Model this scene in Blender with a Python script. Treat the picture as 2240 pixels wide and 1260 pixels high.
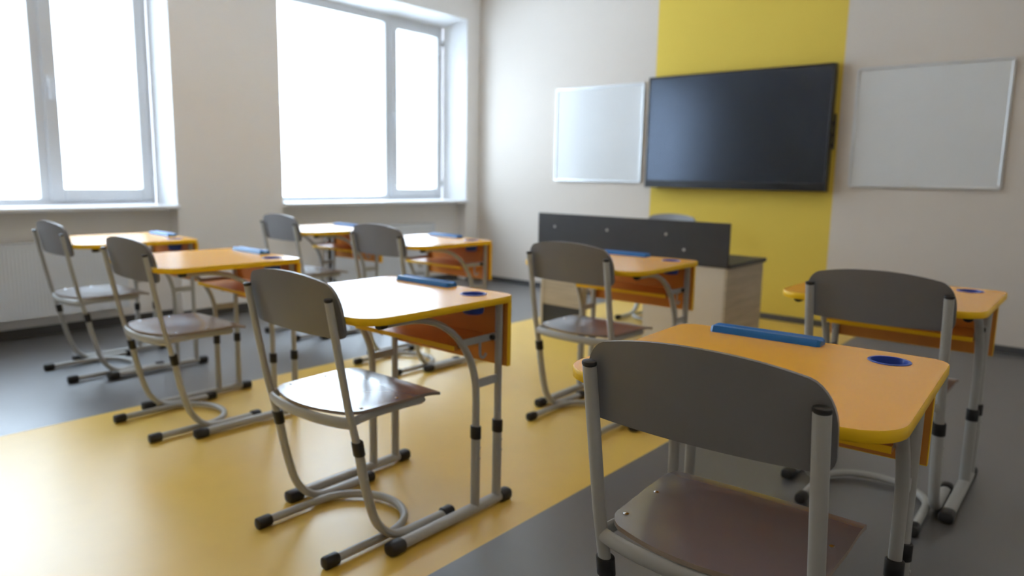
import bpy, bmesh, math, random
from mathutils import Vector, Matrix

for _o in list(bpy.data.objects):
    bpy.data.objects.remove(_o, do_unlink=True)
SC = bpy.context.scene
COL = SC.collection

# ------------------------------------------------------------------ camera
cd = bpy.data.cameras.new('camera')
cam = bpy.data.objects.new('camera', cd)
COL.objects.link(cam)
SC.camera = cam
cd.sensor_width = 36.0
cd.lens = 1568.97 / 2240.0 * 36.0
cd.clip_start = 0.05
YAW, PITCH, ROLL = 0.6971, 0.1539, 0.0186
fwd = Vector((-math.sin(YAW) * math.cos(PITCH), math.cos(YAW) * math.cos(PITCH), -math.sin(PITCH)))
rgt = Vector((math.cos(YAW), math.sin(YAW), 0))
up = rgt.cross(fwd)
r2 = rgt * math.cos(ROLL) + up * math.sin(ROLL)
u2 = up * math.cos(ROLL) - rgt * math.sin(ROLL)
M = Matrix((r2, u2, -fwd)).transposed().to_4x4()
M.translation = Vector((0, 0, 1.0664))
cam.matrix_world = M
cd.dof.use_dof = True
cd.dof.focus_distance = 1.28
cd.dof.aperture_fstop = 2.7

# ------------------------------------------------------------------ world, exposure
world = bpy.data.worlds.new('overcast_sky')
SC.world = world
world.use_nodes = True
_nt = world.node_tree
_bg = _nt.nodes['Background']
_bg.inputs['Color'].default_value = (0.72, 0.82, 1.0, 1)
# overcast sky: three times brighter at the zenith than at the horizon
_tc = _nt.nodes.new('ShaderNodeTexCoord')
_sx = _nt.nodes.new('ShaderNodeSeparateXYZ')
_up = _nt.nodes.new('ShaderNodeMath')
_up.operation = 'MAXIMUM'
_up.inputs[1].default_value = 0.0
_ma = _nt.nodes.new('ShaderNodeMath')
_ma.operation = 'MULTIPLY_ADD'
SKY = 8.4                                  # radiance at the horizon
_ma.inputs[1].default_value = 2.0 * SKY
_ma.inputs[2].default_value = SKY
_nt.links.new(_tc.outputs['Generated'], _sx.inputs['Vector'])
_nt.links.new(_sx.outputs['Z'], _up.inputs[0])
_nt.links.new(_up.outputs['Value'], _ma.inputs[0])
_nt.links.new(_ma.outputs['Value'], _bg.inputs['Strength'])

vs = SC.view_settings
vs.view_transform = 'Standard'
vs.look = 'None'
vs.exposure = -0.08
vs.gamma = 1.0
vs.use_curve_mapping = False
SC.cycles.use_denoising = True
SC.cycles.max_bounces = 12
SC.cycles.diffuse_bounces = 8
SC.cycles.glossy_bounces = 6
SC.cycles.transparent_max_bounces = 12
SC.cycles.sample_clamp_indirect = 12.0

# room numbers (metres): window wall x = XL, front wall y = YF
XL, YF, XR, YB, ZC = -5.104, 5.520, 1.00, -1.60, 3.00
SL, SR = -3.3255, -1.313           # yellow floor stripe
WL, WR = -3.093, -1.599            # yellow wall stripe
W1 = (0.310, 2.3865)               # window openings along y
W2 = (3.235, 5.338)
ZS, ZT = 0.825, 2.584
DEP = 0.25                         # reveal depth to the window frame


def portal(name, y0, y1):
    d = bpy.data.lights.new(name, 'AREA')
    d.shape = 'RECTANGLE'
    d.size = y1 - y0
    d.size_y = ZT - ZS
    d.cycles.is_portal = True
    o = bpy.data.objects.new(name, d)
    COL.objects.link(o)
    o.matrix_world = Matrix(((0, 0, -1, XL - 0.36), (1, 0, 0, (y0 + y1) / 2),
                             (0, -1, 0, (ZS + ZT) / 2), (0, 0, 0, 1)))
    # local -Z points into the room (+x)
    return o


portal('daylight_opening', *W1)
portal('daylight_opening', *W2)


# ------------------------------------------------------------------ materials
def mat(name, col, rough=0.5, metal=0.0, spec=0.5, var=0.0, scale=6.0, stretch=(1, 1, 1),
        bump=0.0, bscale=200.0, coat=0.0, coat_rough=0.1):
    m = bpy.data.materials.new(name)
    m.use_nodes = True
    nt = m.node_tree
    b = nt.nodes['Principled BSDF']
    b.inputs['Roughness'].default_value = rough
    b.inputs['Metallic'].default_value = metal
    b.inputs['Specular IOR Level'].default_value = spec
    b.inputs['Coat Weight'].default_value = coat
    b.inputs['Coat Roughness'].default_value = coat_rough
    b.inputs['Base Color'].default_value = (*col, 1)
    tc = nt.nodes.new('ShaderNodeTexCoord')
    if var > 0:
        mp = nt.nodes.new('ShaderNodeMapping')
        mp.inputs['Scale'].default_value = stretch
        nz = nt.nodes.new('ShaderNodeTexNoise')
        nz.inputs['Scale'].default_value = scale
        nz.inputs['Detail'].default_value = 6
        rp = nt.nodes.new('ShaderNodeValToRGB')
        rp.color_ramp.elements[0].position = 0.3
        rp.color_ramp.elements[1].position = 0.7
        rp.color_ramp.elements[0].color = (*[c * (1 - var) for c in col], 1)
        rp.color_ramp.elements[1].color = (*[min(1, c * (1 + var)) for c in col], 1)
        nt.links.new(tc.outputs['Object'], mp.inputs['Vector'])
        nt.links.new(mp.outputs['Vector'], nz.inputs['Vector'])
        nt.links.new(nz.outputs['Fac'], rp.inputs['Fac'])
        nt.links.new(rp.outputs['Color'], b.inputs['Base Color'])
    if bump > 0:
        n2 = nt.nodes.new('ShaderNodeTexNoise')
        n2.inputs['Scale'].default_value = bscale
        n2.inputs['Detail'].default_value = 3
        bp = nt.nodes.new('ShaderNodeBump')
        bp.inputs['Strength'].default_value = bump
        bp.inputs['Distance'].default_value = 0.002
        nt.links.new(tc.outputs['Object'], n2.inputs['Vector'])
        nt.links.new(n2.outputs['Fac'], bp.inputs['Height'])
        nt.links.new(bp.outputs['Normal'], b.inputs['Normal'])
    return m


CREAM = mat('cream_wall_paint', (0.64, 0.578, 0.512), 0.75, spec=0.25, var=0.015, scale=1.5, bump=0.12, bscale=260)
CREAM_LIFTED = mat('light_lifted_cream_wall_paint', (0.86, 0.835, 0.81), 0.75, spec=0.25, var=0.015, scale=1.5, bump=0.12, bscale=260)  # front wall's paint, lightened to stand in for light the window wall lacks
YWALL = mat('yellow_wall_paint', (0.72, 0.53, 0.085), 0.7, spec=0.25, var=0.015, scale=1.5, bump=0.12, bscale=260)
CEIL = mat('white_ceiling_paint', (0.87, 0.87, 0.87), 0.9, spec=0.2, var=0.01)
REVEAL = mat('white_reveal_plaster', (0.82, 0.83, 0.84), 0.55, spec=0.4, var=0.01)
GFLOOR = mat('grey_linoleum', (0.080, 0.079, 0.081), 0.38, spec=1.0, var=0.03, scale=9, bump=0.08, bscale=350, coat=1.0, coat_rough=0.45)
YFLOOR = mat('yellow_linoleum', (0.74, 0.48, 0.080), 0.36, spec=1.0, var=0.02, scale=9, bump=0.08, bscale=350)
SKIRT = mat('grey_skirting_vinyl', (0.075, 0.075, 0.078), 0.5, var=0.04)
PVC = mat('white_window_pvc', (0.66, 0.68, 0.71), 0.32, var=0.01)
SILL = mat('white_sill_laminate', (0.82, 0.83, 0.85), 0.3, var=0.01)
RADI = mat('white_radiator_enamel', (0.70, 0.73, 0.77), 0.4, var=0.01)
TOPM = mat('orange_laminate_desktop', (0.92, 0.43, 0.028), 0.23, spec=0.9, var=0.008, scale=14, bump=0.015, bscale=500)
BAND = mat('yellow_edge_banding', (0.92, 0.555, 0.008), 0.45, spec=0.3, var=0.02)
PANEL = mat('deep_orange_laminate', (0.66, 0.255, 0.035), 0.38, var=0.03, scale=12)
BLUE = mat('blue_plastic_tray', (0.006, 0.135, 0.42), 0.36, spec=0.45, var=0.03)
CUPM = mat('blue_plastic_cup', (0.014, 0.055, 0.36), 0.33, var=0.03)
STEEL = mat('grey_powder_coated_steel', (0.40, 0.40, 0.38), 0.34, spec=0.5, var=0.02, scale=10)
BLACK = mat('black_plastic', (0.012, 0.012, 0.013), 0.42, var=0.05)
PLY = mat('grey_laminated_plywood', (0.178, 0.173, 0.178), 0.36, spec=0.8, var=0.025, scale=10)
SEATM = mat('mauve_grey_laminated_seat', (0.205, 0.193, 0.208), 0.27, spec=1.0, var=0.02, scale=8, coat=0.9, coat_rough=0.2)
PLYEDGE = mat('plywood_edge', (0.28, 0.22, 0.17), 0.6, var=0.1, scale=60, stretch=(1, 1, 12))
CHROME = mat('polished_screw_steel', (0.75, 0.75, 0.75), 0.18, metal=1.0, var=0.01)
ANTH = mat('anthracite_laminate', (0.034, 0.035, 0.038), 0.42, var=0.05, scale=20)
PALEW = mat('pale_cream_cabinet_board', (0.58, 0.52, 0.43), 0.45, var=0.02, scale=8)
OAKW = mat('pale_ash_wood_board', (0.43, 0.36, 0.26), 0.5, var=0.14, scale=3.0, stretch=(1.2, 1.2, 14))
ALU = mat('brushed_aluminium', (0.62, 0.63, 0.64), 0.32, metal=0.75, var=0.02, scale=40)
WBOARD = mat('glossy_white_enamel_board', (0.66, 0.665, 0.66), 0.16, spec=0.5, var=0.006)
TVBLK = mat('black_gloss_bezel', (0.008, 0.008, 0.009), 0.3, var=0.04)
SCREEN = mat('dark_antiglare_screen', (0.006, 0.007, 0.009), 0.20, spec=0.95, var=0.03)
SCREEN.node_tree.nodes['Principled BSDF'].inputs['Specular Tint'].default_value = (0.68, 0.79, 1.0, 1)
GROUND = mat('bright_bounce_ground', (0.84, 0.85, 0.87), 0.9, var=0.03, scale=2)  # ground whitened to bounce more daylight up to the ceiling


LAMP = mat('lit_lamp_diffuser', (0.8, 0.8, 0.8), 0.6, var=0.01)
LAMP.node_tree.nodes['Principled BSDF'].inputs['Emission Color'].default_value = (1.0, 0.82, 0.60, 1)
LAMP.node_tree.nodes['Principled BSDF'].inputs['Emission Strength'].default_value = 4.2


def glass_material():
    m = bpy.data.materials.new('clear_window_glass')
    m.use_nodes = True
    nt = m.node_tree
    nt.nodes.clear()
    out = nt.nodes.new('ShaderNodeOutputMaterial')
    tr = nt.nodes.new('ShaderNodeBsdfTransparent')
    tr.inputs['Color'].default_value = (0.965, 0.985, 0.98, 1)
    gl = nt.nodes.new('ShaderNodeBsdfGlossy')
    gl.inputs['Roughness'].default_value = 0.02
    lw = nt.nodes.new('ShaderNodeLayerWeight')
    lw.inputs['Blend'].default_value = 0.5
    pw = nt.nodes.new('ShaderNodeMath')
    pw.operation = 'POWER'
    pw.inputs[1].default_value = 5.0
    fr = nt.nodes.new('ShaderNodeMath')
    fr.operation = 'MULTIPLY_ADD'
    fr.inputs[1].default_value = 0.96
    fr.inputs[2].default_value = 0.04
    nt.links.new(lw.outputs['Facing'], pw.inputs[0])
    nt.links.new(pw.outputs['Value'], fr.inputs[0])
    mx = nt.nodes.new('ShaderNodeMixShader')
    nt.links.new(fr.outputs['Value'], mx.inputs['Fac'])
    nt.links.new(tr.outputs['BSDF'], mx.inputs[1])
    nt.links.new(gl.outputs['BSDF'], mx.inputs[2])
    nt.links.new(mx.outputs['Shader'], out.inputs['Surface'])
    return m


GLASS = glass_material()


# ------------------------------------------------------------------ mesh helpers
def add_box(bm, x0, x1, y0, y1, z0, z1, mi=0):
    vs_ = [bm.verts.new(p) for p in ((x0, y0, z0), (x1, y0, z0), (x1, y1, z0), (x0, y1, z0),
                                     (x0, y0, z1), (x1, y0, z1), (x1, y1, z1), (x0, y1, z1))]
    for f in ((0, 3, 2, 1), (4, 5, 6, 7), (0, 1, 5, 4), (1, 2, 6, 5), (2, 3, 7, 6), (3, 0, 4, 7)):
        fc = bm.faces.new([vs_[i] for i in f])
        fc.material_index = mi


def add_prism(bm, pts, axis, a0, a1, mi=0):
    """Extrude a 2D polygon along an axis ('x','y','z'); pts are the other two coordinates in order."""
    def P(u, v, a):
        return {'x': (a, u, v), 'y': (u, a, v), 'z': (u, v, a)}[axis]
    lo = [bm.verts.new(P(u, v, a0)) for u, v in pts]
    hi = [bm.verts.new(P(u, v, a1)) for u, v in pts]
    n = len(pts)
    fs = [bm.faces.new(lo), bm.faces.new(hi)]
    for i in range(n):
        fs.append(bm.faces.new((lo[i], lo[(i + 1) % n], hi[(i + 1) % n], hi[i])))
    for f in fs:
        f.material_index = mi


def catmull(pts, n=8):
    pts = [Vector(p) for p in pts]
    out = []
    for i in range(len(pts) - 1):
        p0 = pts[i - 1] if i > 0 else pts[i] * 2 - pts[i + 1]
        p1, p2 = pts[i], pts[i + 1]
        p3 = pts[i + 2] if i + 2 < len(pts) else pts[i + 1] * 2 - pts[i]
        for k in range(n):
            t = k / n
            out.append(0.5 * ((2 * p1) + (p2 - p0) * t + (2 * p0 - 5 * p1 + 4 * p2 - p3) * t * t
                              + (3 * p1 - p0 - 3 * p2 + p3) * t ** 3))
    out.append(pts[-1])
    return out


def sweep(bm, path, a, b, hint=(1, 0, 0), seg=16, sq=2.0, scales=None):
    """Oval tube along a path: half-axis a along hint, b across; sq > 2 squares the section."""
    path = [Vector(p) for p in path]
    hint = Vector(hint)
    rings = []
    for i, p in enumerate(path):
        t = (path[min(i + 1, len(path) - 1)] - path[max(i - 1, 0)]).normalized()
        h = (hint - t * hint.dot(t)).normalized()
        n = t.cross(h)
        s = scales[i] if scales else (1, 1)
        ring = []
        for k in range(seg):
            w = 2 * math.pi * k / seg
            c, sn = math.cos(w), math.sin(w)
            cx = math.copysign(abs(c) ** (2 / sq), c)
            sx = math.copysign(abs(sn) ** (2 / sq), sn)
            ring.append(bm.verts.new(p + h * (a * s[0] * cx) + n * (b * s[1] * sx)))
        rings.append(ring)
    for i in range(len(rings) - 1):
        for k in range(seg):
            bm.faces.new((rings[i][k], rings[i][(k + 1) % seg], rings[i + 1][(k + 1) % seg], rings[i + 1][k]))
    bm.faces.new(rings[0])
    bm.faces.new(list(reversed(rings[-1])))


def capped(bm, p0, p1, a, b, hint=(1, 0, 0), seg=16, r=0.25, sq=2.0):
    """A short tube with rounded ends (caps, collars)."""
    p0, p1 = Vector(p0), Vector(p1)
    L = (p1 - p0).length
    e = min(0.4, r * max(a, b) / max(L, 1e-6))
    ts = [0, e * 0.3, e, 1 - e, 1 - e * 0.3, 1]
    sc = [(0.72, 0.72), (0.92, 0.92), (1, 1), (1, 1), (0.92, 0.92), (0.72, 0.72)]
    sweep(bm, [p0.lerp(p1, t) for t in ts], a, b, hint, seg, sq, sc)


def disc(bm, c, r, h, seg=14, axis='z'):
    """Low domed screw head."""
    c = Vector(c)
    rings = []
    for rr, hh in ((r, 0), (r, h * 0.5), (r * 0.6, h)):
        ring = []
        for k in range(seg):
            w = 2 * math.pi * k / seg
            if axis == 'z':
                ring.append(bm.verts.new(c + Vector((rr * math.cos(w), rr * math.sin(w), hh))))
            else:   # facing -y
                ring.append(bm.verts.new(c + Vector((rr * math.cos(w), -hh, rr * math.sin(w)))))
        rings.append(ring)
    for i in range(2):
        for k in range(seg):
            bm.faces.new((rings[i][k], rings[i][(k + 1) % seg], rings[i + 1][(k + 1) % seg], rings[i + 1][k]))
    bm.faces.new(rings[2])
    bm.faces.new(list(reversed(rings[0])))


def finish(name, bm, mats, parent=None, smooth=False, bevel=0.0, angle=40):
    bmesh.ops.recalc_face_normals(bm, faces=bm.faces[:])
    me = bpy.data.meshes.new(name)
    bm.to_mesh(me)
    bm.free()
    for m in (mats if isinstance(mats, (list, tuple)) else [mats]):
        me.materials.append(m)
    if smooth:
        me.polygons.foreach_set('use_smooth', [True] * len(me.polygons))
        me.set_sharp_from_angle(angle=math.radians(angle))
    o = bpy.data.objects.new(name, me)
    COL.objects.link(o)
    if parent:
        o.parent = parent
    if bevel > 0:
        md = o.modifiers.new('edge_round', 'BEVEL')
        md.width = bevel
        md.segments = 2
        md.limit_method = 'ANGLE'
        md.angle_limit = math.radians(40)
    return o


def box(name, dims, m, parent=None, bevel=0.0):
    bm = bmesh.new()
    add_box(bm, *dims)
    return finish(name, bm, m, parent, bevel=bevel)


def tag(o, label, cat, group=None):
    o['label'] = label
    o['category'] = cat
    if group:
        o['group'] = group
    return o


def thing(name, label, cat, loc=(0, 0, 0), rz=0.0, group=None):
    o = bpy.data.objects.new(name, None)
    o.empty_display_size = 0.1
    COL.objects.link(o)
    o.location = loc
    o.rotation_euler = (0, 0, rz)
    return tag(o, label, cat, group)


def struct(o):
    o['kind'] = 'structure'
    return o


def dup(root, loc, rz, label, group=None):
    r = root.copy()
    COL.objects.link(r)
    r.location = loc
    r.rotation_euler = (0, 0, rz)
    r['label'] = label
    if group:
        r['group'] = group
    for ch in list(root.children):
        c = ch.copy()
        COL.objects.link(c)
        c.parent = r
        for g in list(ch.children):
            d = g.copy()
            COL.objects.link(d)
            d.parent = c
    return r


# ------------------------------------------------------------------ room shell
bm = bmesh.new()
for x0, x1, mi in ((XL - 0.12, SL, 0), (SL, SR, 1), (SR, XR, 0)):
    add_box(bm, x0, x1, YB, YF, -0.06, 0.0, mi)
struct(finish('floor', bm, [GFLOOR, YFLOOR]))
ceil = struct(box('ceiling', (XL - 0.3, XR + 0.15, YB - 0.15, YF + 0.15, ZC, ZC + 0.1), CEIL))
for ly in (-0.4, 1.7, 3.8):                # the room's own square ceiling lamps, in two rows
    for lx in (-3.6, -0.9):
        bm = bmesh.new()
        for a_, b_, c_, d_ in ((-0.31, 0.31, -0.31, -0.28), (-0.31, 0.31, 0.28, 0.31), (-0.31, -0.28, -0.28, 0.28), (0.28, 0.31, -0.28, 0.28)):
            add_box(bm, lx + a_, lx + b_, ly + c_, ly + d_, ZC - 0.035, ZC)
        fx = finish('ceiling_lamp', bm, PVC, ceil)
        box('lamp_diffuser', (lx - 0.28, lx + 0.28, ly - 0.28, ly + 0.28, ZC - 0.028, ZC - 0.020), LAMP, fx)
bm = bmesh.new()
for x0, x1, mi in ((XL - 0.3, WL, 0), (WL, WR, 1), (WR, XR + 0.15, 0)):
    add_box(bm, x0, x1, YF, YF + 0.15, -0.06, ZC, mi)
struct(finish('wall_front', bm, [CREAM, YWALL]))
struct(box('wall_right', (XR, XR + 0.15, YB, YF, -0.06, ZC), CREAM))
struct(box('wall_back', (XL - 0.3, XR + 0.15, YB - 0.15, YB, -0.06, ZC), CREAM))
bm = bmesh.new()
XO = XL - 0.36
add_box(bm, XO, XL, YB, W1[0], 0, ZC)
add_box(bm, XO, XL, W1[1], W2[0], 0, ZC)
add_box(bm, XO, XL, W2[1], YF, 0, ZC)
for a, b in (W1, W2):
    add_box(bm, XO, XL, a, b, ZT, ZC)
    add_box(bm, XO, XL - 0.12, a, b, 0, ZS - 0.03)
struct(finish('wall_left', bm, CREAM_LIFTED))

# skirting
struct(box('baseboard_front', (XL + 0.012, XR, YF - 0.012, YF, 0, 0.047), SKIRT, bevel=0.003))
bm = bmesh.new()
for a, b in ((YB, W1[0]), (W1[1], W2[0]), (W2[1], YF)):
    add_box(bm, XL, XL + 0.012, a, b, 0, 0.06)
for a, b in (W1, W2):
    add_box(bm, XL - 0.12, XL - 0.108, a, b, 0, 0.06)
struct(finish('baseboard_left', bm, SKIRT))


def window(n, a, b, splay_far, glass_split):
    """PVC window with a wide fixed light and a narrow casement, set deep in a splayed reveal."""
    sp = 0.03
    xf = XL - DEP
    # white plastered reveal: splayed jambs and head
    bm = bmesh.new()
    add_prism(bm, [(XL, b), (xf, b - splay_far), (xf, b)], 'z', ZS, ZT)
    add_prism(bm, [(XL, a), (xf, a), (xf, a + sp)], 'z', ZS, ZT)
    add_prism(bm, [(XL, ZT), (xf, ZT), (xf, ZT - 0.065)], 'y', a, b)
    struct(finish('trim_%d' % n, bm, REVEAL))
    root = thing('window_%d' % n, 'tall white window with a wide fixed pane and a narrow casement', 'window')
    del root['label'], root['category']
    struct(root)
    y0, y1, z0, z1 = a + sp, b - splay_far, ZS, ZT - 0.06
    ym = glass_split                       # centre of the mullion
    fw = 0.062
    bm = bmesh.new()                       # outer frame with mullion
    add_box(bm, xf - 0.07, xf, y0, y0 + fw, z0, z1)
    add_box(bm, xf - 0.07, xf, y1 - fw + 0.02, y1, z0, z1)
    add_box(bm, xf - 0.07, xf, y0 + fw, y1 - fw + 0.02, z0, z0 + 0.045)
    add_box(bm, xf - 0.07, xf, y0 + fw, y1 - fw + 0.02, z1 - 0.075, z1)
    add_box(bm, xf - 0.07, xf, ym - 0.045, ym + 0.03, z0 + 0.045, z1 - 0.075)
    finish('window_frame', bm, PVC, root, bevel=0.005)
    # glazing bead round the fixed light
    g0, g1 = y0 + fw, ym - 0.045
    # casement sash
    s0, s1, t0, t1 = ym + 0.012, y1 - 0.028, z0 + 0.03, z1 - 0.06
    bm = bmesh.new()
    w = 0.080
    add_box(bm, xf - 0.055, xf + 0.016, s0, s0 + w, t0, t1)
    add_box(bm, xf - 0.055, xf + 0.016, s1 - w + 0.012, s1, t0, t1)
    add_box(bm, xf - 0.055, xf + 0.016, s0 + w, s1 - w + 0.012, t0, t0 + 0.078)
    add_box(bm, xf - 0.055, xf + 0.016, s0 + w, s1 - w + 0.012, t1 - 0.055, t1)
    sash = finish('casement_sash', bm, PVC, root, bevel=0.006)
    bm = bmesh.new()
    hy, hz = s0 + 0.034, 1.62
    capped(bm, (xf + 0.016, hy, hz - 0.035), (xf + 0.016, hy, hz + 0.035), 0.014, 0.010, (0, 1, 0))
    capped(bm, (xf + 0.016, hy, hz), (xf + 0.05, hy, hz), 0.010, 0.010, (0, 1, 0))
    capped(bm, (xf + 0.046, hy, hz + 0.012), (xf + 0.046, hy, hz - 0.115), 0.011, 0.008, (0, 1, 0))
    finish('window_handle', bm, PVC, sash, smooth=True)
    bm = bmesh.new()
    for hz in (t0 + 0.10, t1 - 0.14):
        capped(bm, (xf + 0.02, s1 + 0.006, hz), (xf + 0.02, s1 + 0.006, hz + 0.07), 0.008, 0.008, (0, 1, 0))
    finish('hinge', bm, PVC, sash, smooth=True)
    for px, y0_, y1_, z0_, z1_ in ((xf - 0.055, g0, g1, z0 + 0.045, z1 - 0.075),
                                   (xf - 0.040, s0 + w, s1 - w + 0.012, t0 + 0.078, t1 - 0.055)):
        bm = bmesh.new()                   # double glazing
        add_box(bm, px, px + 0.004, y0_, y1_, z0_, z1_)
        add_box(bm, px + 0.020, px + 0.024, y0_, y1_, z0_, z1_)
        finish('pane', bm, GLASS, root)
    # inner sill
    bm = bmesh.new()
    add_prism(bm, [(xf, ZS - 0.03), (XL + 0.035, ZS - 0.03), (XL + 0.045, ZS - 0.022), (XL + 0.045, ZS - 0.006),
                   (XL + 0.037, ZS), (xf, ZS)], 'y', a - 0.002, b + 0.002)
    finish('window_sill', bm, SILL, root)
    return root


window(1, W1[0], W1[1], 0.034, 1.665)
window(2, W2[0], W2[1], 0.090, 4.545)

# ground outside, below the windows
struct(box('ground', (-120, XO, -90, 100, -0.9, -0.8), GROUND))


# ------------------------------------------------------------------ radiators in the niches
def radiator(y0, y1, label):
    t = thing('radiator', label, 'radiator', (XL - 0.04, (y0 + y1) / 2, 0.0), 0, 'radiators under the windows')
    h0, h1, w = 0.14, 0.605, (y1 - y0) / 2
    bm = bmesh.new()                      # pressed front panel with shallow vertical flutes
    n = 60
    prof = [(-w, 0.0)]
    st = 2 * w / n
    for i in range(n):
        c = -w + (i + 0.5) * st
        prof += [(c - st * 0.30, 0.045), (c - st * 0.16, 0.0425), (c + st * 0.16, 0.0425), (c + st * 0.30, 0.045)]
    prof += [(w, 0.045), (w, 0.0)]
    prof.insert(1, (-w, 0.045))
    add_prism(bm, [(x, y) for y, x in prof], 'z', h0 + 0.03, h1 - 0.035)
    add_box(bm, 0.0, 0.046, -w, w, h0, h0 + 0.03)
    add_box(bm, 0.0, 0.046, -w, w, h1 - 0.035, h1 - 0.012)
    finish('front_panel', bm, RADI, t, bevel=0.0)
    bm = bmesh.new()                      # top grille: two rails and cross slats
    add_box(bm, 0.036, 0.048, -w, w, h1 - 0.012, h1)
    add_box(bm, -0.058, -0.046, -w, w, h1 - 0.012, h1)
    k = 44
    for i in range(k + 1):
        y = -w + 2 * w * i / k
        add_box(bm, -0.047, 0.037, y - 0.004 if i else y, y + 0.004 if i < k else y, h1 - 0.008, h1 - 0.001)
    finish('top_grille', bm, RADI, t)
    for s in (-1, 1):
        bm = bmesh.new()
        add_box(bm, -0.06, 0.047, min(s * w, s * (w - 0.008)), max(s * w, s * (w - 0.008)), h0 + 0.01, h1)
        finish('side_cover', bm, RADI, t)
    box('back_panel', (-0.06, -0.03, -w + 0.01, w - 0.01, h0, h1 - 0.012), RADI, t)
    for y in (-w + 0.12, w - 0.12):
        box('bracket', (-0.078, -0.06, y - 0.015, y + 0.015, h0 + 0.05, h1 - 0.05), RADI, t)
    return t


radiator(0.78, 2.02, 'white panel radiator under the left window, behind the leftmost chair')
radiator(3.68, 4.90, 'white panel radiator under the right window, behind the farthest chairs')


# ------------------------------------------------------------------ student desk
def rounded_outline(w, d, rn, rf, n=8):
    """Counter-clockwise outline; near edge is -d/2."""
    pts = []
    for cx, cy, r, a0 in ((w / 2, -d / 2, rn, -90), (w / 2, d / 2, rf, 0), (-w / 2, d / 2, rf, 90), (-w / 2, -d / 2, rn, 180)):
        ox = cx - math.copysign(r, cx)
        oy = cy - math.copysign(r, cy)
        for k in range(n + 1):
            a = math.radians(a0 + 90 * k / n)
            pts.append((ox + r * math.cos(a), oy + r * math.sin(a)))
    return pts


def board(bm, outline, z0, z1, hole=None):
    loops = [[bm.verts.new((x, y, z1)) for x, y in outline]]
    if hole:
        cx, cy, r = hole
        loops.append([bm.verts.new((cx + r * math.cos(2 * math.pi * k / 28), cy + r * math.sin(2 * math.pi * k / 28), z1)) for k in range(28)])
    edges = []
    for l in loops:
        for i in range(len(l)):
            edges.append(bm.edges.new((l[i], l[(i + 1) % len(l)])))
    bmesh.ops.triangle_fill(bm, use_beauty=True, use_dissolve=False, edges=edges)
    top = [f for f in bm.faces]
    r = bmesh.ops.extrude_face_region(bm, geom=top)
    bmesh.ops.translate(bm, vec=(0, 0, z0 - z1), verts=[v for v in r['geom'] if isinstance(v, bmesh.types.BMVert)])


DW, DD, DH = 0.602, 0.598, 0.70
CUP = (0.197, 0.207)


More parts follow.
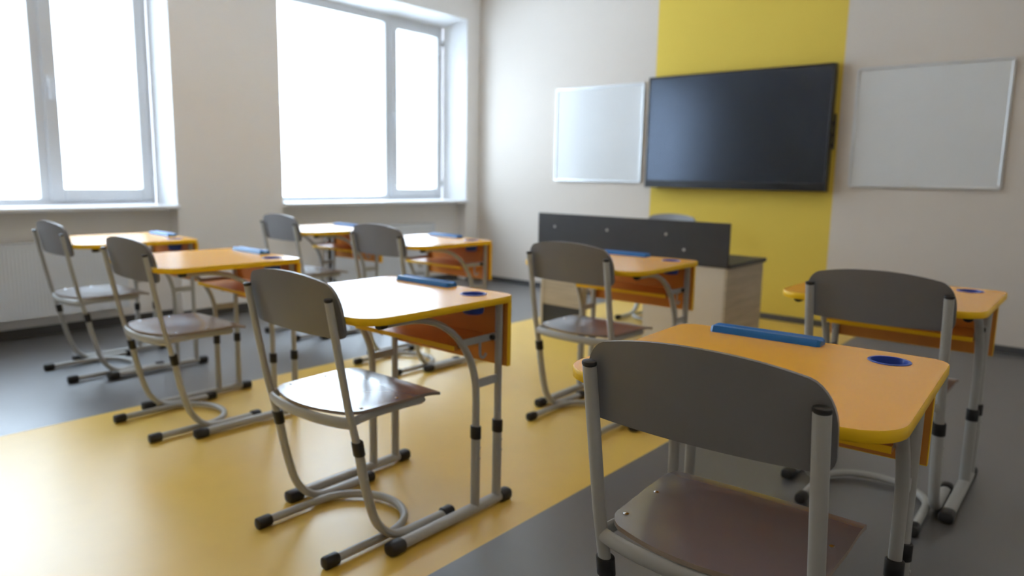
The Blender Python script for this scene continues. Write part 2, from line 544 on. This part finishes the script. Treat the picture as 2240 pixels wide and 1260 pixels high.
def make_desk(label):
    t = thing('student_desk', label, 'desk')
    # desktop
    bm = bmesh.new()
    out = rounded_outline(DW - 0.003, DD - 0.003, 0.085, 0.045)
    board(bm, out, DH - 0.0205, DH, (*CUP, 0.037))
    top = finish('tabletop', bm, TOPM, t)
    bm = bmesh.new()
    o1, o0 = rounded_outline(DW, DD, 0.0865, 0.0465), rounded_outline(DW - 0.0035, DD - 0.0035, 0.0848, 0.0448)
    n = len(o1)
    rings = []
    for ol, z in ((o0, DH + 0.0002), (o1, DH - 0.0018), (o1, DH - 0.0195), (o0, DH - 0.0209)):
        rings.append([bm.verts.new((x, y, z)) for x, y in ol])
    for i in range(4):
        for k in range(n):
            bm.faces.new((rings[i][k], rings[i][(k + 1) % n], rings[(i + 1) % 4][(k + 1) % n], rings[(i + 1) % 4][k]))
    finish('edge_band', bm, BAND, top, smooth=True, angle=60)
    # pencil tray: a low ridge with a groove along its top
    bm = bmesh.new()
    ty = 0.262
    prof = [(-0.027, 0.0), (-0.0255, 0.008), (-0.021, 0.0155), (-0.014, 0.0165), (-0.009, 0.012), (0.007, 0.012),
            (0.012, 0.0165), (0.020, 0.0155), (0.0255, 0.008), (0.027, 0.0)]
    secs = [(-0.207, 0.80), (-0.200, 1.0), (0.043, 1.0), (0.050, 0.80)]
    rings = [[bm.verts.new((x, ty + u * s, DH + v * s)) for u, v in prof] for x, s in secs]
    for i in range(3):
        for k in range(len(prof)):
            bm.faces.new((rings[i][k], rings[i][(k + 1) % len(prof)], rings[i + 1][(k + 1) % len(prof)], rings[i + 1][k]))
    bm.faces.new(rings[0])
    bm.faces.new(rings[-1])
    finish('pencil_tray', bm, BLUE, t, smooth=True, angle=35)
    # cup let into the desktop
    bm = bmesh.new()
    prof = [(0.0, DH - 0.056), (0.026, DH - 0.056), (0.031, DH - 0.05), (0.0355, DH), (0.036, DH + 0.002), (0.041, DH + 0.0018),
            (0.042, DH + 0.0004), (0.037, DH - 0.002), (0.0365, DH - 0.02), (0.033, DH - 0.058), (0.028, DH - 0.062), (0.0, DH - 0.062)]
    seg = 28
    rings = []
    for r, z in prof:
        rings.append([bm.verts.new((CUP[0] + max(r, 1e-4) * math.cos(2 * math.pi * k / seg),
                                    CUP[1] + max(r, 1e-4) * math.sin(2 * math.pi * k / seg), z)) for k in range(seg)])
    for i in range(len(prof) - 1):
        for k in range(seg):
            bm.faces.new((rings[i][k], rings[i][(k + 1) % seg], rings[i + 1][(k + 1) % seg], rings[i + 1][k]))
    bm.faces.new(rings[0])
    bm.faces.new(rings[-1])
    finish('cup_holder', bm, CUPM, t, smooth=True, angle=35)
    # front panel and shelf
    bm = bmesh.new()
    add_box(bm, -0.276, 0.276, 0.281, 0.297, 0.468, DH - 0.0215)
    fp = finish('front_panel', bm, PANEL, t)
    bm = bmesh.new()
    add_box(bm, -0.276, 0.276, 0.281, 0.297, 0.4665, 0.468)
    for s in (-1, 1):
        add_box(bm, min(s * 0.276, s * 0.2775), max(s * 0.276, s * 0.2775), 0.281, 0.297, 0.4665, DH - 0.0215)
    finish('edge_band', bm, BAND, fp)
    sh = box('shelf', (-0.236, 0.236, 0.0815, 0.280, 0.545, 0.560), PANEL, t)
    box('edge_band', (-0.236, 0.236, 0.080, 0.0815, 0.545, 0.560), BAND, sh)
    for s in (-1, 1):
        x = s * 0.251
        # upper frame: straight rear upright, swept arm, welded plate
        bm = bmesh.new()
        arm = [(x, 0.165, 0.265), (x, 0.165, 0.33), (x, 0.164, 0.40), (x, 0.157, 0.452), (x, 0.137, 0.508), (x, 0.101, 0.563),
               (x, 0.051, 0.612), (x, -0.014, 0.648), (x, -0.085, 0.665), (x, -0.15, 0.6685), (x, -0.205, 0.6685)]
        sweep(bm, catmull(arm, 5), 0.0135, 0.0098, (1, 0, 0))
        sweep(bm, [(x, 0.268, 0.262), (x, 0.268, 0.679)], 0.0135, 0.0098, (1, 0, 0))
        add_box(bm, x - 0.004, x + 0.004, 0.170, 0.262, 0.415, 0.441)
        up_ = finish('leg_frame', bm, STEEL, t, smooth=True)
        bm = bmesh.new()
        capped(bm, (x, -0.222, 0.6685), (x, -0.196, 0.6685), 0.0145, 0.0108, (1, 0, 0))
        finish('arm_cap', bm, BLACK, up_, smooth=True)
        for yy, zz in ((0.165, 0.272), (0.268, 0.268)):
            bm = bmesh.new()
            capped(bm, (x, yy, zz - 0.021), (x, yy, zz + 0.021), 0.0195, 0.0145, (1, 0, 0), r=0.12)
            finish('collar', bm, BLACK, up_, smooth=True)
        # lower leg: two sleeves on a floor rail
        bm = bmesh.new()
        sweep(bm, [(x, 0.165, 0.03), (x, 0.165, 0.272)], 0.0170, 0.0120, (1, 0, 0))
        sweep(bm, [(x, 0.268, 0.03), (x, 0.268, 0.268)], 0.0170, 0.0120, (1, 0, 0))
        sweep(bm, [(x, -0.165, 0.021), (x, 0.305, 0.021)], 0.0185, 0.0145, (1, 0, 0), sq=2.6)
        for yy in (0.165, 0.268):
            for zz in (0.19, 0.225):
                capped(bm, (x + s * 0.0165, yy, zz), (x + s * 0.0195, yy, zz), 0.004, 0.004, (0, 1, 0), seg=8)
        lo = finish('lower_leg', bm, STEEL, t, smooth=True)
        for ya, yb in ((-0.192, -0.138), (0.278, 0.328)):
            bm = bmesh.new()
            capped(bm, (x, ya, 0.019), (x, yb, 0.019), 0.0225, 0.019, (1, 0, 0), r=0.35, sq=2.8)
            finish('foot_cap', bm, BLACK, lo, smooth=True)
        # shelf bracket with bag hook
        bm = bmesh.new()
        add_box(bm, s * 0.2365 - 0.0015, s * 0.2365 + 0.0015, 0.100, 0.262, 0.552, 0.574)
        add_box(bm, min(s * 0.238, s * 0.251), max(s * 0.238, s * 0.251), 0.252, 0.260, 0.552, 0.574)
        br = finish('shelf_bracket', bm, STEEL, t)
        bm = bmesh.new()
        xx = s * 0.242
        hk = [(xx, 0.190, 0.556), (xx, 0.190, 0.53), (xx, 0.192, 0.513), (xx, 0.202, 0.504), (xx, 0.213, 0.507), (xx, 0.218, 0.516)]
        sweep(bm, catmull(hk, 4), 0.004, 0.0045, (1, 0, 0), seg=10)
        finish('bag_hook', bm, STEEL, br, smooth=True)
        bm = bmesh.new()
        capped(bm, (xx - s * 0.002, 0.244, 0.563), (xx + s * 0.010, 0.244, 0.563), 0.008, 0.008, (0, 1, 0), seg=10)
        finish('knob', bm, BLACK, br, smooth=True)
    return t


# ------------------------------------------------------------------ student chair
def py(z):
    """Depth of the leaning back post at height z."""
    return (0.748 - z) * 0.185


def make_chair(label):
    t = thing('school_chair', label, 'chair')
    # seat: bowed plywood shell
    bm = bmesh.new()
    nx, ny = 26, 22
    top, bot = [], []
    for j in range(ny + 1):
        v = j / ny
        rt, rb = [], []
        for i in range(nx + 1):
            u = -1 + 2 * i / nx
            hw = 0.191 + 0.007 * min(1, v / 0.5)
            x = u * hw
            yr = 0.030 + 0.052 * abs(u) ** 2 + 0.026 * max(0, (abs(u) - 0.84) / 0.16) ** 2
            yf = 0.402 - 0.006 * u * u
            y = yr + (yf - yr) * v
            z = 0.427 - 0.007 * math.exp(-((x / 0.13) ** 2 + ((y - 0.19) / 0.11) ** 2)) - 0.010 * max(0, (v - 0.72) / 0.28) ** 2
            rt.append(bm.verts.new((x, y, z)))
            rb.append(bm.verts.new((x, y, z - 0.0095)))
        top.append(rt)
        bot.append(rb)
    for j in range(ny):
        for i in range(nx):
            bm.faces.new((top[j][i], top[j][i + 1], top[j + 1][i + 1], top[j + 1][i]))
            bm.faces.new((bot[j][i], bot[j + 1][i], bot[j + 1][i + 1], bot[j][i + 1]))
    rim = [(top[0][i], bot[0][i]) for i in range(nx + 1)] + [(top[j][nx], bot[j][nx]) for j in range(1, ny + 1)] + \
          [(top[ny][i], bot[ny][i]) for i in range(nx - 1, -1, -1)] + [(top[j][0], bot[j][0]) for j in range(ny - 1, 0, -1)]
    for k in range(len(rim)):
        a, b = rim[k], rim[(k + 1) % len(rim)]
        f = bm.faces.new((a[0], b[0], b[1], a[1]))
        f.material_index = 1
    seat = finish('seat', bm, [SEATM, PLYEDGE], t, smooth=True, angle=50)
    for s in (-1, 1):
        for yy in (0.118, 0.245):
            bm = bmesh.new()
            disc(bm, (s * 0.172, yy, 0.4262), 0.0055, 0.0026)
            finish('screw', bm, CHROME, seat, smooth=True)
    # backrest: arched panel bowed in plan
    bm = bmesh.new()
    nx, nz = 40, 14
    HW = 0.213

    def zt(u):
        a = abs(u)
        z = 0.805 - 0.030 * a ** 2.2
        if a > 0.80:
            k = (a - 0.80) / 0.20
            z -= 0.062 * (1 - math.sqrt(max(0, 1 - k * k)))
        return z

    def zb(u):
        a = abs(u)
        z = 0.634 + 0.004 * a * a
        if a > 0.88:
            k = (a - 0.88) / 0.12
            z += 0.030 * (1 - math.sqrt(max(0, 1 - k * k)))
        return z
    fr, bk = [], []
    th = 0.0095
    for j in range(nz + 1):
        rf, rb = [], []
        for i in range(nx + 1):
            u = math.sin((-1 + 2 * i / nx) * math.pi / 2)
            z = zb(u) + (zt(u) - zb(u)) * j / nz
            x = u * HW
            y = py(z) + 0.0125 + 0.013 * ((u * HW / 0.195) ** 2 - 1) + 0.004
            rb.append(bm.verts.new((x, y, z)))
            rf.append(bm.verts.new((x * 0.997, y + th, z)))
        fr.append(rf)
        bk.append(rb)
    for j in range(nz):
        for i in range(nx):
            bm.faces.new((bk[j][i], bk[j][i + 1], bk[j + 1][i + 1], bk[j + 1][i]))
            bm.faces.new((fr[j][i], fr[j + 1][i], fr[j + 1][i + 1], fr[j][i + 1]))
    rim = [(bk[0][i], fr[0][i]) for i in range(nx + 1)] + [(bk[j][nx], fr[j][nx]) for j in range(1, nz + 1)] + \
          [(bk[nz][i], fr[nz][i]) for i in range(nx - 1, -1, -1)] + [(bk[j][0], fr[j][0]) for j in range(nz - 1, 0, -1)]
    for k in range(len(rim)):
        a, b = rim[k], rim[(k + 1) % len(rim)]
        bm.faces.new((a[0], b[0], b[1], a[1]))
    finish('backrest', bm, PLY, t, smooth=True, angle=50)
    for s in (-1, 1):
        x = s * 0.195
        bm = bmesh.new()
        sweep(bm, [(x, py(0.744), 0.744), (x, py(0.60), 0.60), (x, py(0.45), 0.45), (x, 0.088, 0.318)], 0.0138, 0.0092, (1, 0, 0))
        post = finish('back_post', bm, STEEL, t, smooth=True)
        bm = bmesh.new()
        capped(bm, (x, py(0.740), 0.740), (x, py(0.7505), 0.7505), 0.0145, 0.0100, (1, 0, 0), r=0.25)
        finish('post_cap', bm, BLACK, post, smooth=True)
        bm = bmesh.new()
        capped(bm, (x, 0.0842, 0.346), (x, 0.0915, 0.304), 0.0195, 0.0148, (1, 0, 0), r=0.12)
        finish('collar', bm, BLACK, post, smooth=True)
        bm = bmesh.new()
        low = [(x, 0.088, 0.325), (x, 0.103, 0.24), (x, 0.122, 0.16), (x, 0.142, 0.10), (x, 0.170, 0.058), (x, 0.208, 0.030),
               (x, 0.255, 0.020), (x, 0.32, 0.018), (x, 0.425, 0.018)]
        sweep(bm, catmull(low, 6), 0.0165, 0.0118, (1, 0, 0))
        for zz, yy in ((0.235, 0.104), (0.265, 0.098)):
            capped(bm, (x + s * 0.016, yy, zz), (x + s * 0.019, yy, zz), 0.004, 0.004, (0, 1, 0), seg=8)
        leg = finish('leg', bm, STEEL, t, smooth=True)
        bm = bmesh.new()
        capped(bm, (x, 0.408, 0.018), (x, 0.450, 0.018), 0.0195, 0.0178, (1, 0, 0), r=0.4, sq=2.6)
        finish('foot_cap', bm, BLACK, leg, smooth=True)
        bm = bmesh.new()                  # rail under the seat edge
        pts = [(x, 0.066, 0.402), (s * 0.188, 0.10, 0.405), (s * 0.176, 0.17, 0.4045), (s * 0.174, 0.27, 0.4035), (s * 0.174, 0.325, 0.4015),
               (s * 0.174, 0.350, 0.400)]
        pts = catmull(pts, 5)
        n = len(pts)
        scs = [(1.0 if k < n * 0.78 else max(0.35, 1 - ((k - n * 0.78) / (n * 0.22)) ** 2 * 0.65), 1) for k in range(n)]
        sweep(bm, pts, 0.0135, 0.008, (0, 0, 1), scales=scs)
        finish('seat_rail', bm, STEEL, t, smooth=True)
    bm = bmesh.new()                      # bowed cross bar behind the seat
    pts = [(-0.195, 0.066, 0.400), (-0.15, 0.052, 0.398), (-0.08, 0.040, 0.397), (0, 0.036, 0.397), (0.08, 0.040, 0.397), (0.15, 0.052, 0.398), (0.195, 0.066, 0.400)]
    sweep(bm, catmull(pts, 5), 0.0165, 0.007, (0, 0, 1))
    finish('cross_bar', bm, STEEL, t, smooth=True)
    # bent floor loop with rear feet
    bm = bmesh.new()
    pts = [(-0.168, 0.012, 0.018), (-0.168, 0.11, 0.018), (-0.168, 0.20, 0.018)]
    for k in range(1, 12):
        a = math.pi * k / 12
        pts.append((-0.168 * math.cos(a), 0.205 + 0.160 * math.sin(a), 0.018))
    pts += [(0.168, 0.20, 0.018), (0.168, 0.11, 0.018), (0.168, 0.012, 0.018)]
    sweep(bm, catmull(pts, 4), 0.0125, 0.0125, (0, 0, 1))
    lp = finish('floor_loop', bm, STEEL, t, smooth=True)
    for s in (-1, 1):
        bm = bmesh.new()
        capped(bm, (s * 0.168, -0.014, 0.018), (s * 0.168, 0.034, 0.018), 0.0178, 0.0178, (0, 0, 1), r=0.4, sq=2.6)
        finish('foot_cap', bm, BLACK, lp, smooth=True)
    return t


DESKS = [
    (-0.518, 1.412, 0.045, 'orange desk at the lower right with its whole blue tray and cup hole visible'),
    (-1.716, 1.420, 0.001, 'desk on the yellow floor beyond the middle chair, white window reflection across its top'),
    (-0.561, 2.727, 0.003, 'orange desk at the far right, mostly hidden by a grey chair back'),
    (-1.734, 2.765, 0.025, 'orange desk standing right in front of the dark-screened teacher desk'),
    (-2.985, 1.497, -0.017, 'desk second from the left, evenly orange top with a pale tray'),
    (-4.105, 1.597, -0.018, 'leftmost desk, beside the radiator under the left window'),
    (-3.042, 2.815, -0.029, 'desk nearest the front corner of the room, its orange panel and blue cup visible'),
    (-4.118, 2.895, -0.02, 'farthest desk, half hidden behind a grey chair back, white top below the right window sill'),
]
CHAIRS = [
    (-0.486, 1.035, 0.035, 'nearest grey chair, big back at the lower right, in front of the orange desk'),
    (-1.710, 1.080, 0.0, 'grey chair on the yellow floor with window light shining white on its seat'),
    (-0.540, 2.378, 0.015, 'grey chair at the far right, directly beyond the nearest orange desk'),
    (-1.722, 2.400, 0.0, 'grey chair in front of the teacher desk, left of the nearest desk top'),
    (-2.989, 1.172, 0.0, 'second grey chair from the left, rear feet at the edge of the yellow floor'),
    (-4.105, 1.256, 0.0, 'leftmost grey chair, in front of the white radiator'),
    (-3.029, 2.462, 0.0, 'grey chair between the two far desks by the right window'),
    (-4.118, 2.560, -0.03, 'farthest grey chair beside the wall pier between the windows'),
]
desk0 = make_desk(DESKS[0][3])
for i, (x, y, r, lab) in enumerate(DESKS):
    if i == 0:
        desk0.location, desk0.rotation_euler = (x, y, 0), (0, 0, r)
        desk0['group'] = 'single pupil desks in rows'
    else:
        dup(desk0, (x, y, 0), r, lab)
chair0 = make_chair(CHAIRS[0][3])
for i, (x, y, r, lab) in enumerate(CHAIRS):
    if i == 0:
        chair0.location, chair0.rotation_euler = (x, y, 0), (0, 0, r)
        chair0['group'] = 'grey school chairs'
    else:
        dup(chair0, (x, y, 0), r, lab)
dup(chair0, (-2.65, 5.10, 0), math.pi, 'chair behind the teacher desk, only its top edge showing above the dark screen')

# ------------------------------------------------------------------ teacher desk
YD = 4.0
t = thing('teacher_desk', 'wide teacher desk with dark front screen and pale cabinets, before the yellow wall', 'desk', (-2.40, YD, 0))


def L(x):
    return x + 2.40


box('privacy_screen', (L(-3.103), L(-1.702), -0.018, 0.0, 0.568, 0.822), ANTH, t, bevel=0.002)
scr = t.children[-1]
for x, z in ((-2.96, 0.733), (-2.536, 0.734), (-2.109, 0.735), (-1.984, 0.649)):
    bm = bmesh.new()
    disc(bm, (L(x), -0.018, z), 0.009, 0.003, axis='y')
    finish('screw', bm, STEEL, scr, smooth=True)
box('desktop', (L(-3.10), L(-1.696), 0.0005, 0.575, 0.556, 0.581), ANTH, t, bevel=0.002)
# right cabinet
bm = bmesh.new()
add_box(bm, L(-2.258), L(-1.727), 0.0, 0.016, 0.0, 0.5555)
add_box(bm, L(-2.258), L(-2.242), 0.016, 0.56, 0.0, 0.5555)
add_box(bm, L(-2.242), L(-1.727), 0.545, 0.56, 0.0, 0.5555)
add_box(bm, L(-2.242), L(-1.727), 0.016, 0.545, 0.06, 0.076)
finish('cabinet_body', bm, PALEW, t)
box('side_panel', (L(-1.7265), L(-1.71), 0.0, 0.56, 0.0, 0.5555), OAKW, t, bevel=0.001)
# left cabinet: pale side panel, cream front, dark plinth board
box('side_panel', (L(-3.083), L(-3.066), 0.0, 0.56, 0.0, 0.5555), PALEW, t, bevel=0.001)
bm = bmesh.new()
add_box(bm, L(-3.0655), L(-2.728), 0.006, 0.022, 0.178, 0.5555)
add_box(bm, L(-2.744), L(-2.728), 0.0225, 0.060, 0.0, 0.5555)
finish('cabinet_front', bm, OAKW, t)
box('plinth', (L(-3.0655), L(-2.7445), 0.008, 0.024, 0.0, 0.1775), ANTH, t)

# ------------------------------------------------------------------ interactive screen on the wall
t = thing('interactive_display', 'large black wall screen mounted on the yellow stripe between two whiteboards', 'screen', (-2.361, YF - 0.10, 1.0))
hw, hh = 0.7355, 0.8985
bm = bmesh.new()                           # housing with bezel
bz, bb_ = 0.016, 0.058
add_box(bm, -hw, hw, 0.008, 0.065, 0, hh)
add_box(bm, -hw, -hw + bz, 0.0, 0.008, 0, hh)
add_box(bm, hw - bz, hw, 0.0, 0.008, 0, hh)
add_box(bm, -hw + bz, hw - bz, 0.0, 0.008, hh - bz, hh)
finish('housing', bm, TVBLK, t, bevel=0.002)
box('bottom_bar', (-hw + bz, hw - bz, -0.002, 0.0078, 0.0, bb_), TVBLK, t, bevel=0.002)
box('display_panel', (-hw + bz, hw - bz, 0.004, 0.0078, bb_ + 0.0005, hh - bz - 0.0005), SCREEN, t)
bm = bmesh.new()
for x in (-0.32, 0.32):
    add_box(bm, x - 0.02, x + 0.02, 0.066, 0.088, 0.2, 0.72)
add_box(bm, -0.40, 0.40, 0.088, 0.0995, 0.52, 0.60)
add_box(bm, -0.40, 0.40, 0.088, 0.0995, 0.30, 0.38)
finish('wall_mount', bm, BLACK, t)
bm = bmesh.new()                           # slim bracket and clips on the right edge
add_box(bm, hw + 0.010, hw + 0.022, 0.030, 0.052, 0.30, 0.55)
for z in (0.485, 0.40, 0.33):
    add_box(bm, hw, hw + 0.0105, 0.028, 0.054, z - 0.012, z + 0.012)
finish('side_bracket', bm, BLACK, t, bevel=0.003)


# ------------------------------------------------------------------ whiteboards
def whiteboard(x0, x1, z0, z1, label):
    t = thing('whiteboard', label, 'whiteboard', ((x0 + x1) / 2, YF, z0), 0, 'whiteboards beside the screen')
    w, h = (x1 - x0) / 2, z1 - z0
    box('writing_surface', (-w + 0.012, w - 0.012, -0.012, -0.001, 0.012, h - 0.012), WBOARD, t)
    bm = bmesh.new()
    fw, fd = 0.017, 0.020
    add_box(bm, -w + 0.022, w - 0.022, -fd, -0.001, 0, fw)
    add_box(bm, -w + 0.022, w - 0.022, -fd, -0.001, h - fw, h)
    add_box(bm, -w, -w + fw, -fd, -0.001, 0.022, h - 0.022)
    add_box(bm, w - fw, w, -fd, -0.001, 0.022, h - 0.022)
    finish('aluminium_frame', bm, ALU, t, bevel=0.004)
    for sx in (-1, 1):
        for sz in (0, 1):
            bm = bmesh.new()
            pts = []
            r = 0.024
            cx, cz = sx * (w - r), (r if sz == 0 else h - r)
            for k in range(7):
                a = math.radians(90 * k / 6)
                pts.append((cx + sx * r * math.cos(a), cz + (1 if sz else -1) * r * math.sin(a)))
            pts += [(cx, cz + (1 if sz else -1) * (r - fw)), (cx + sx * (r - fw), cz)]
            add_prism(bm, pts, 'y', -0.0215, -0.001)
            finish('corner_cap', bm, ALU, t)
    return t


whiteboard(-4.116, -3.185, 1.034, 1.876, 'whiteboard left of the black screen, window light streaking across it')
whiteboard(-1.5015, -0.5847, 1.036, 1.858, 'whiteboard right of the black screen, plain grey in the shade')
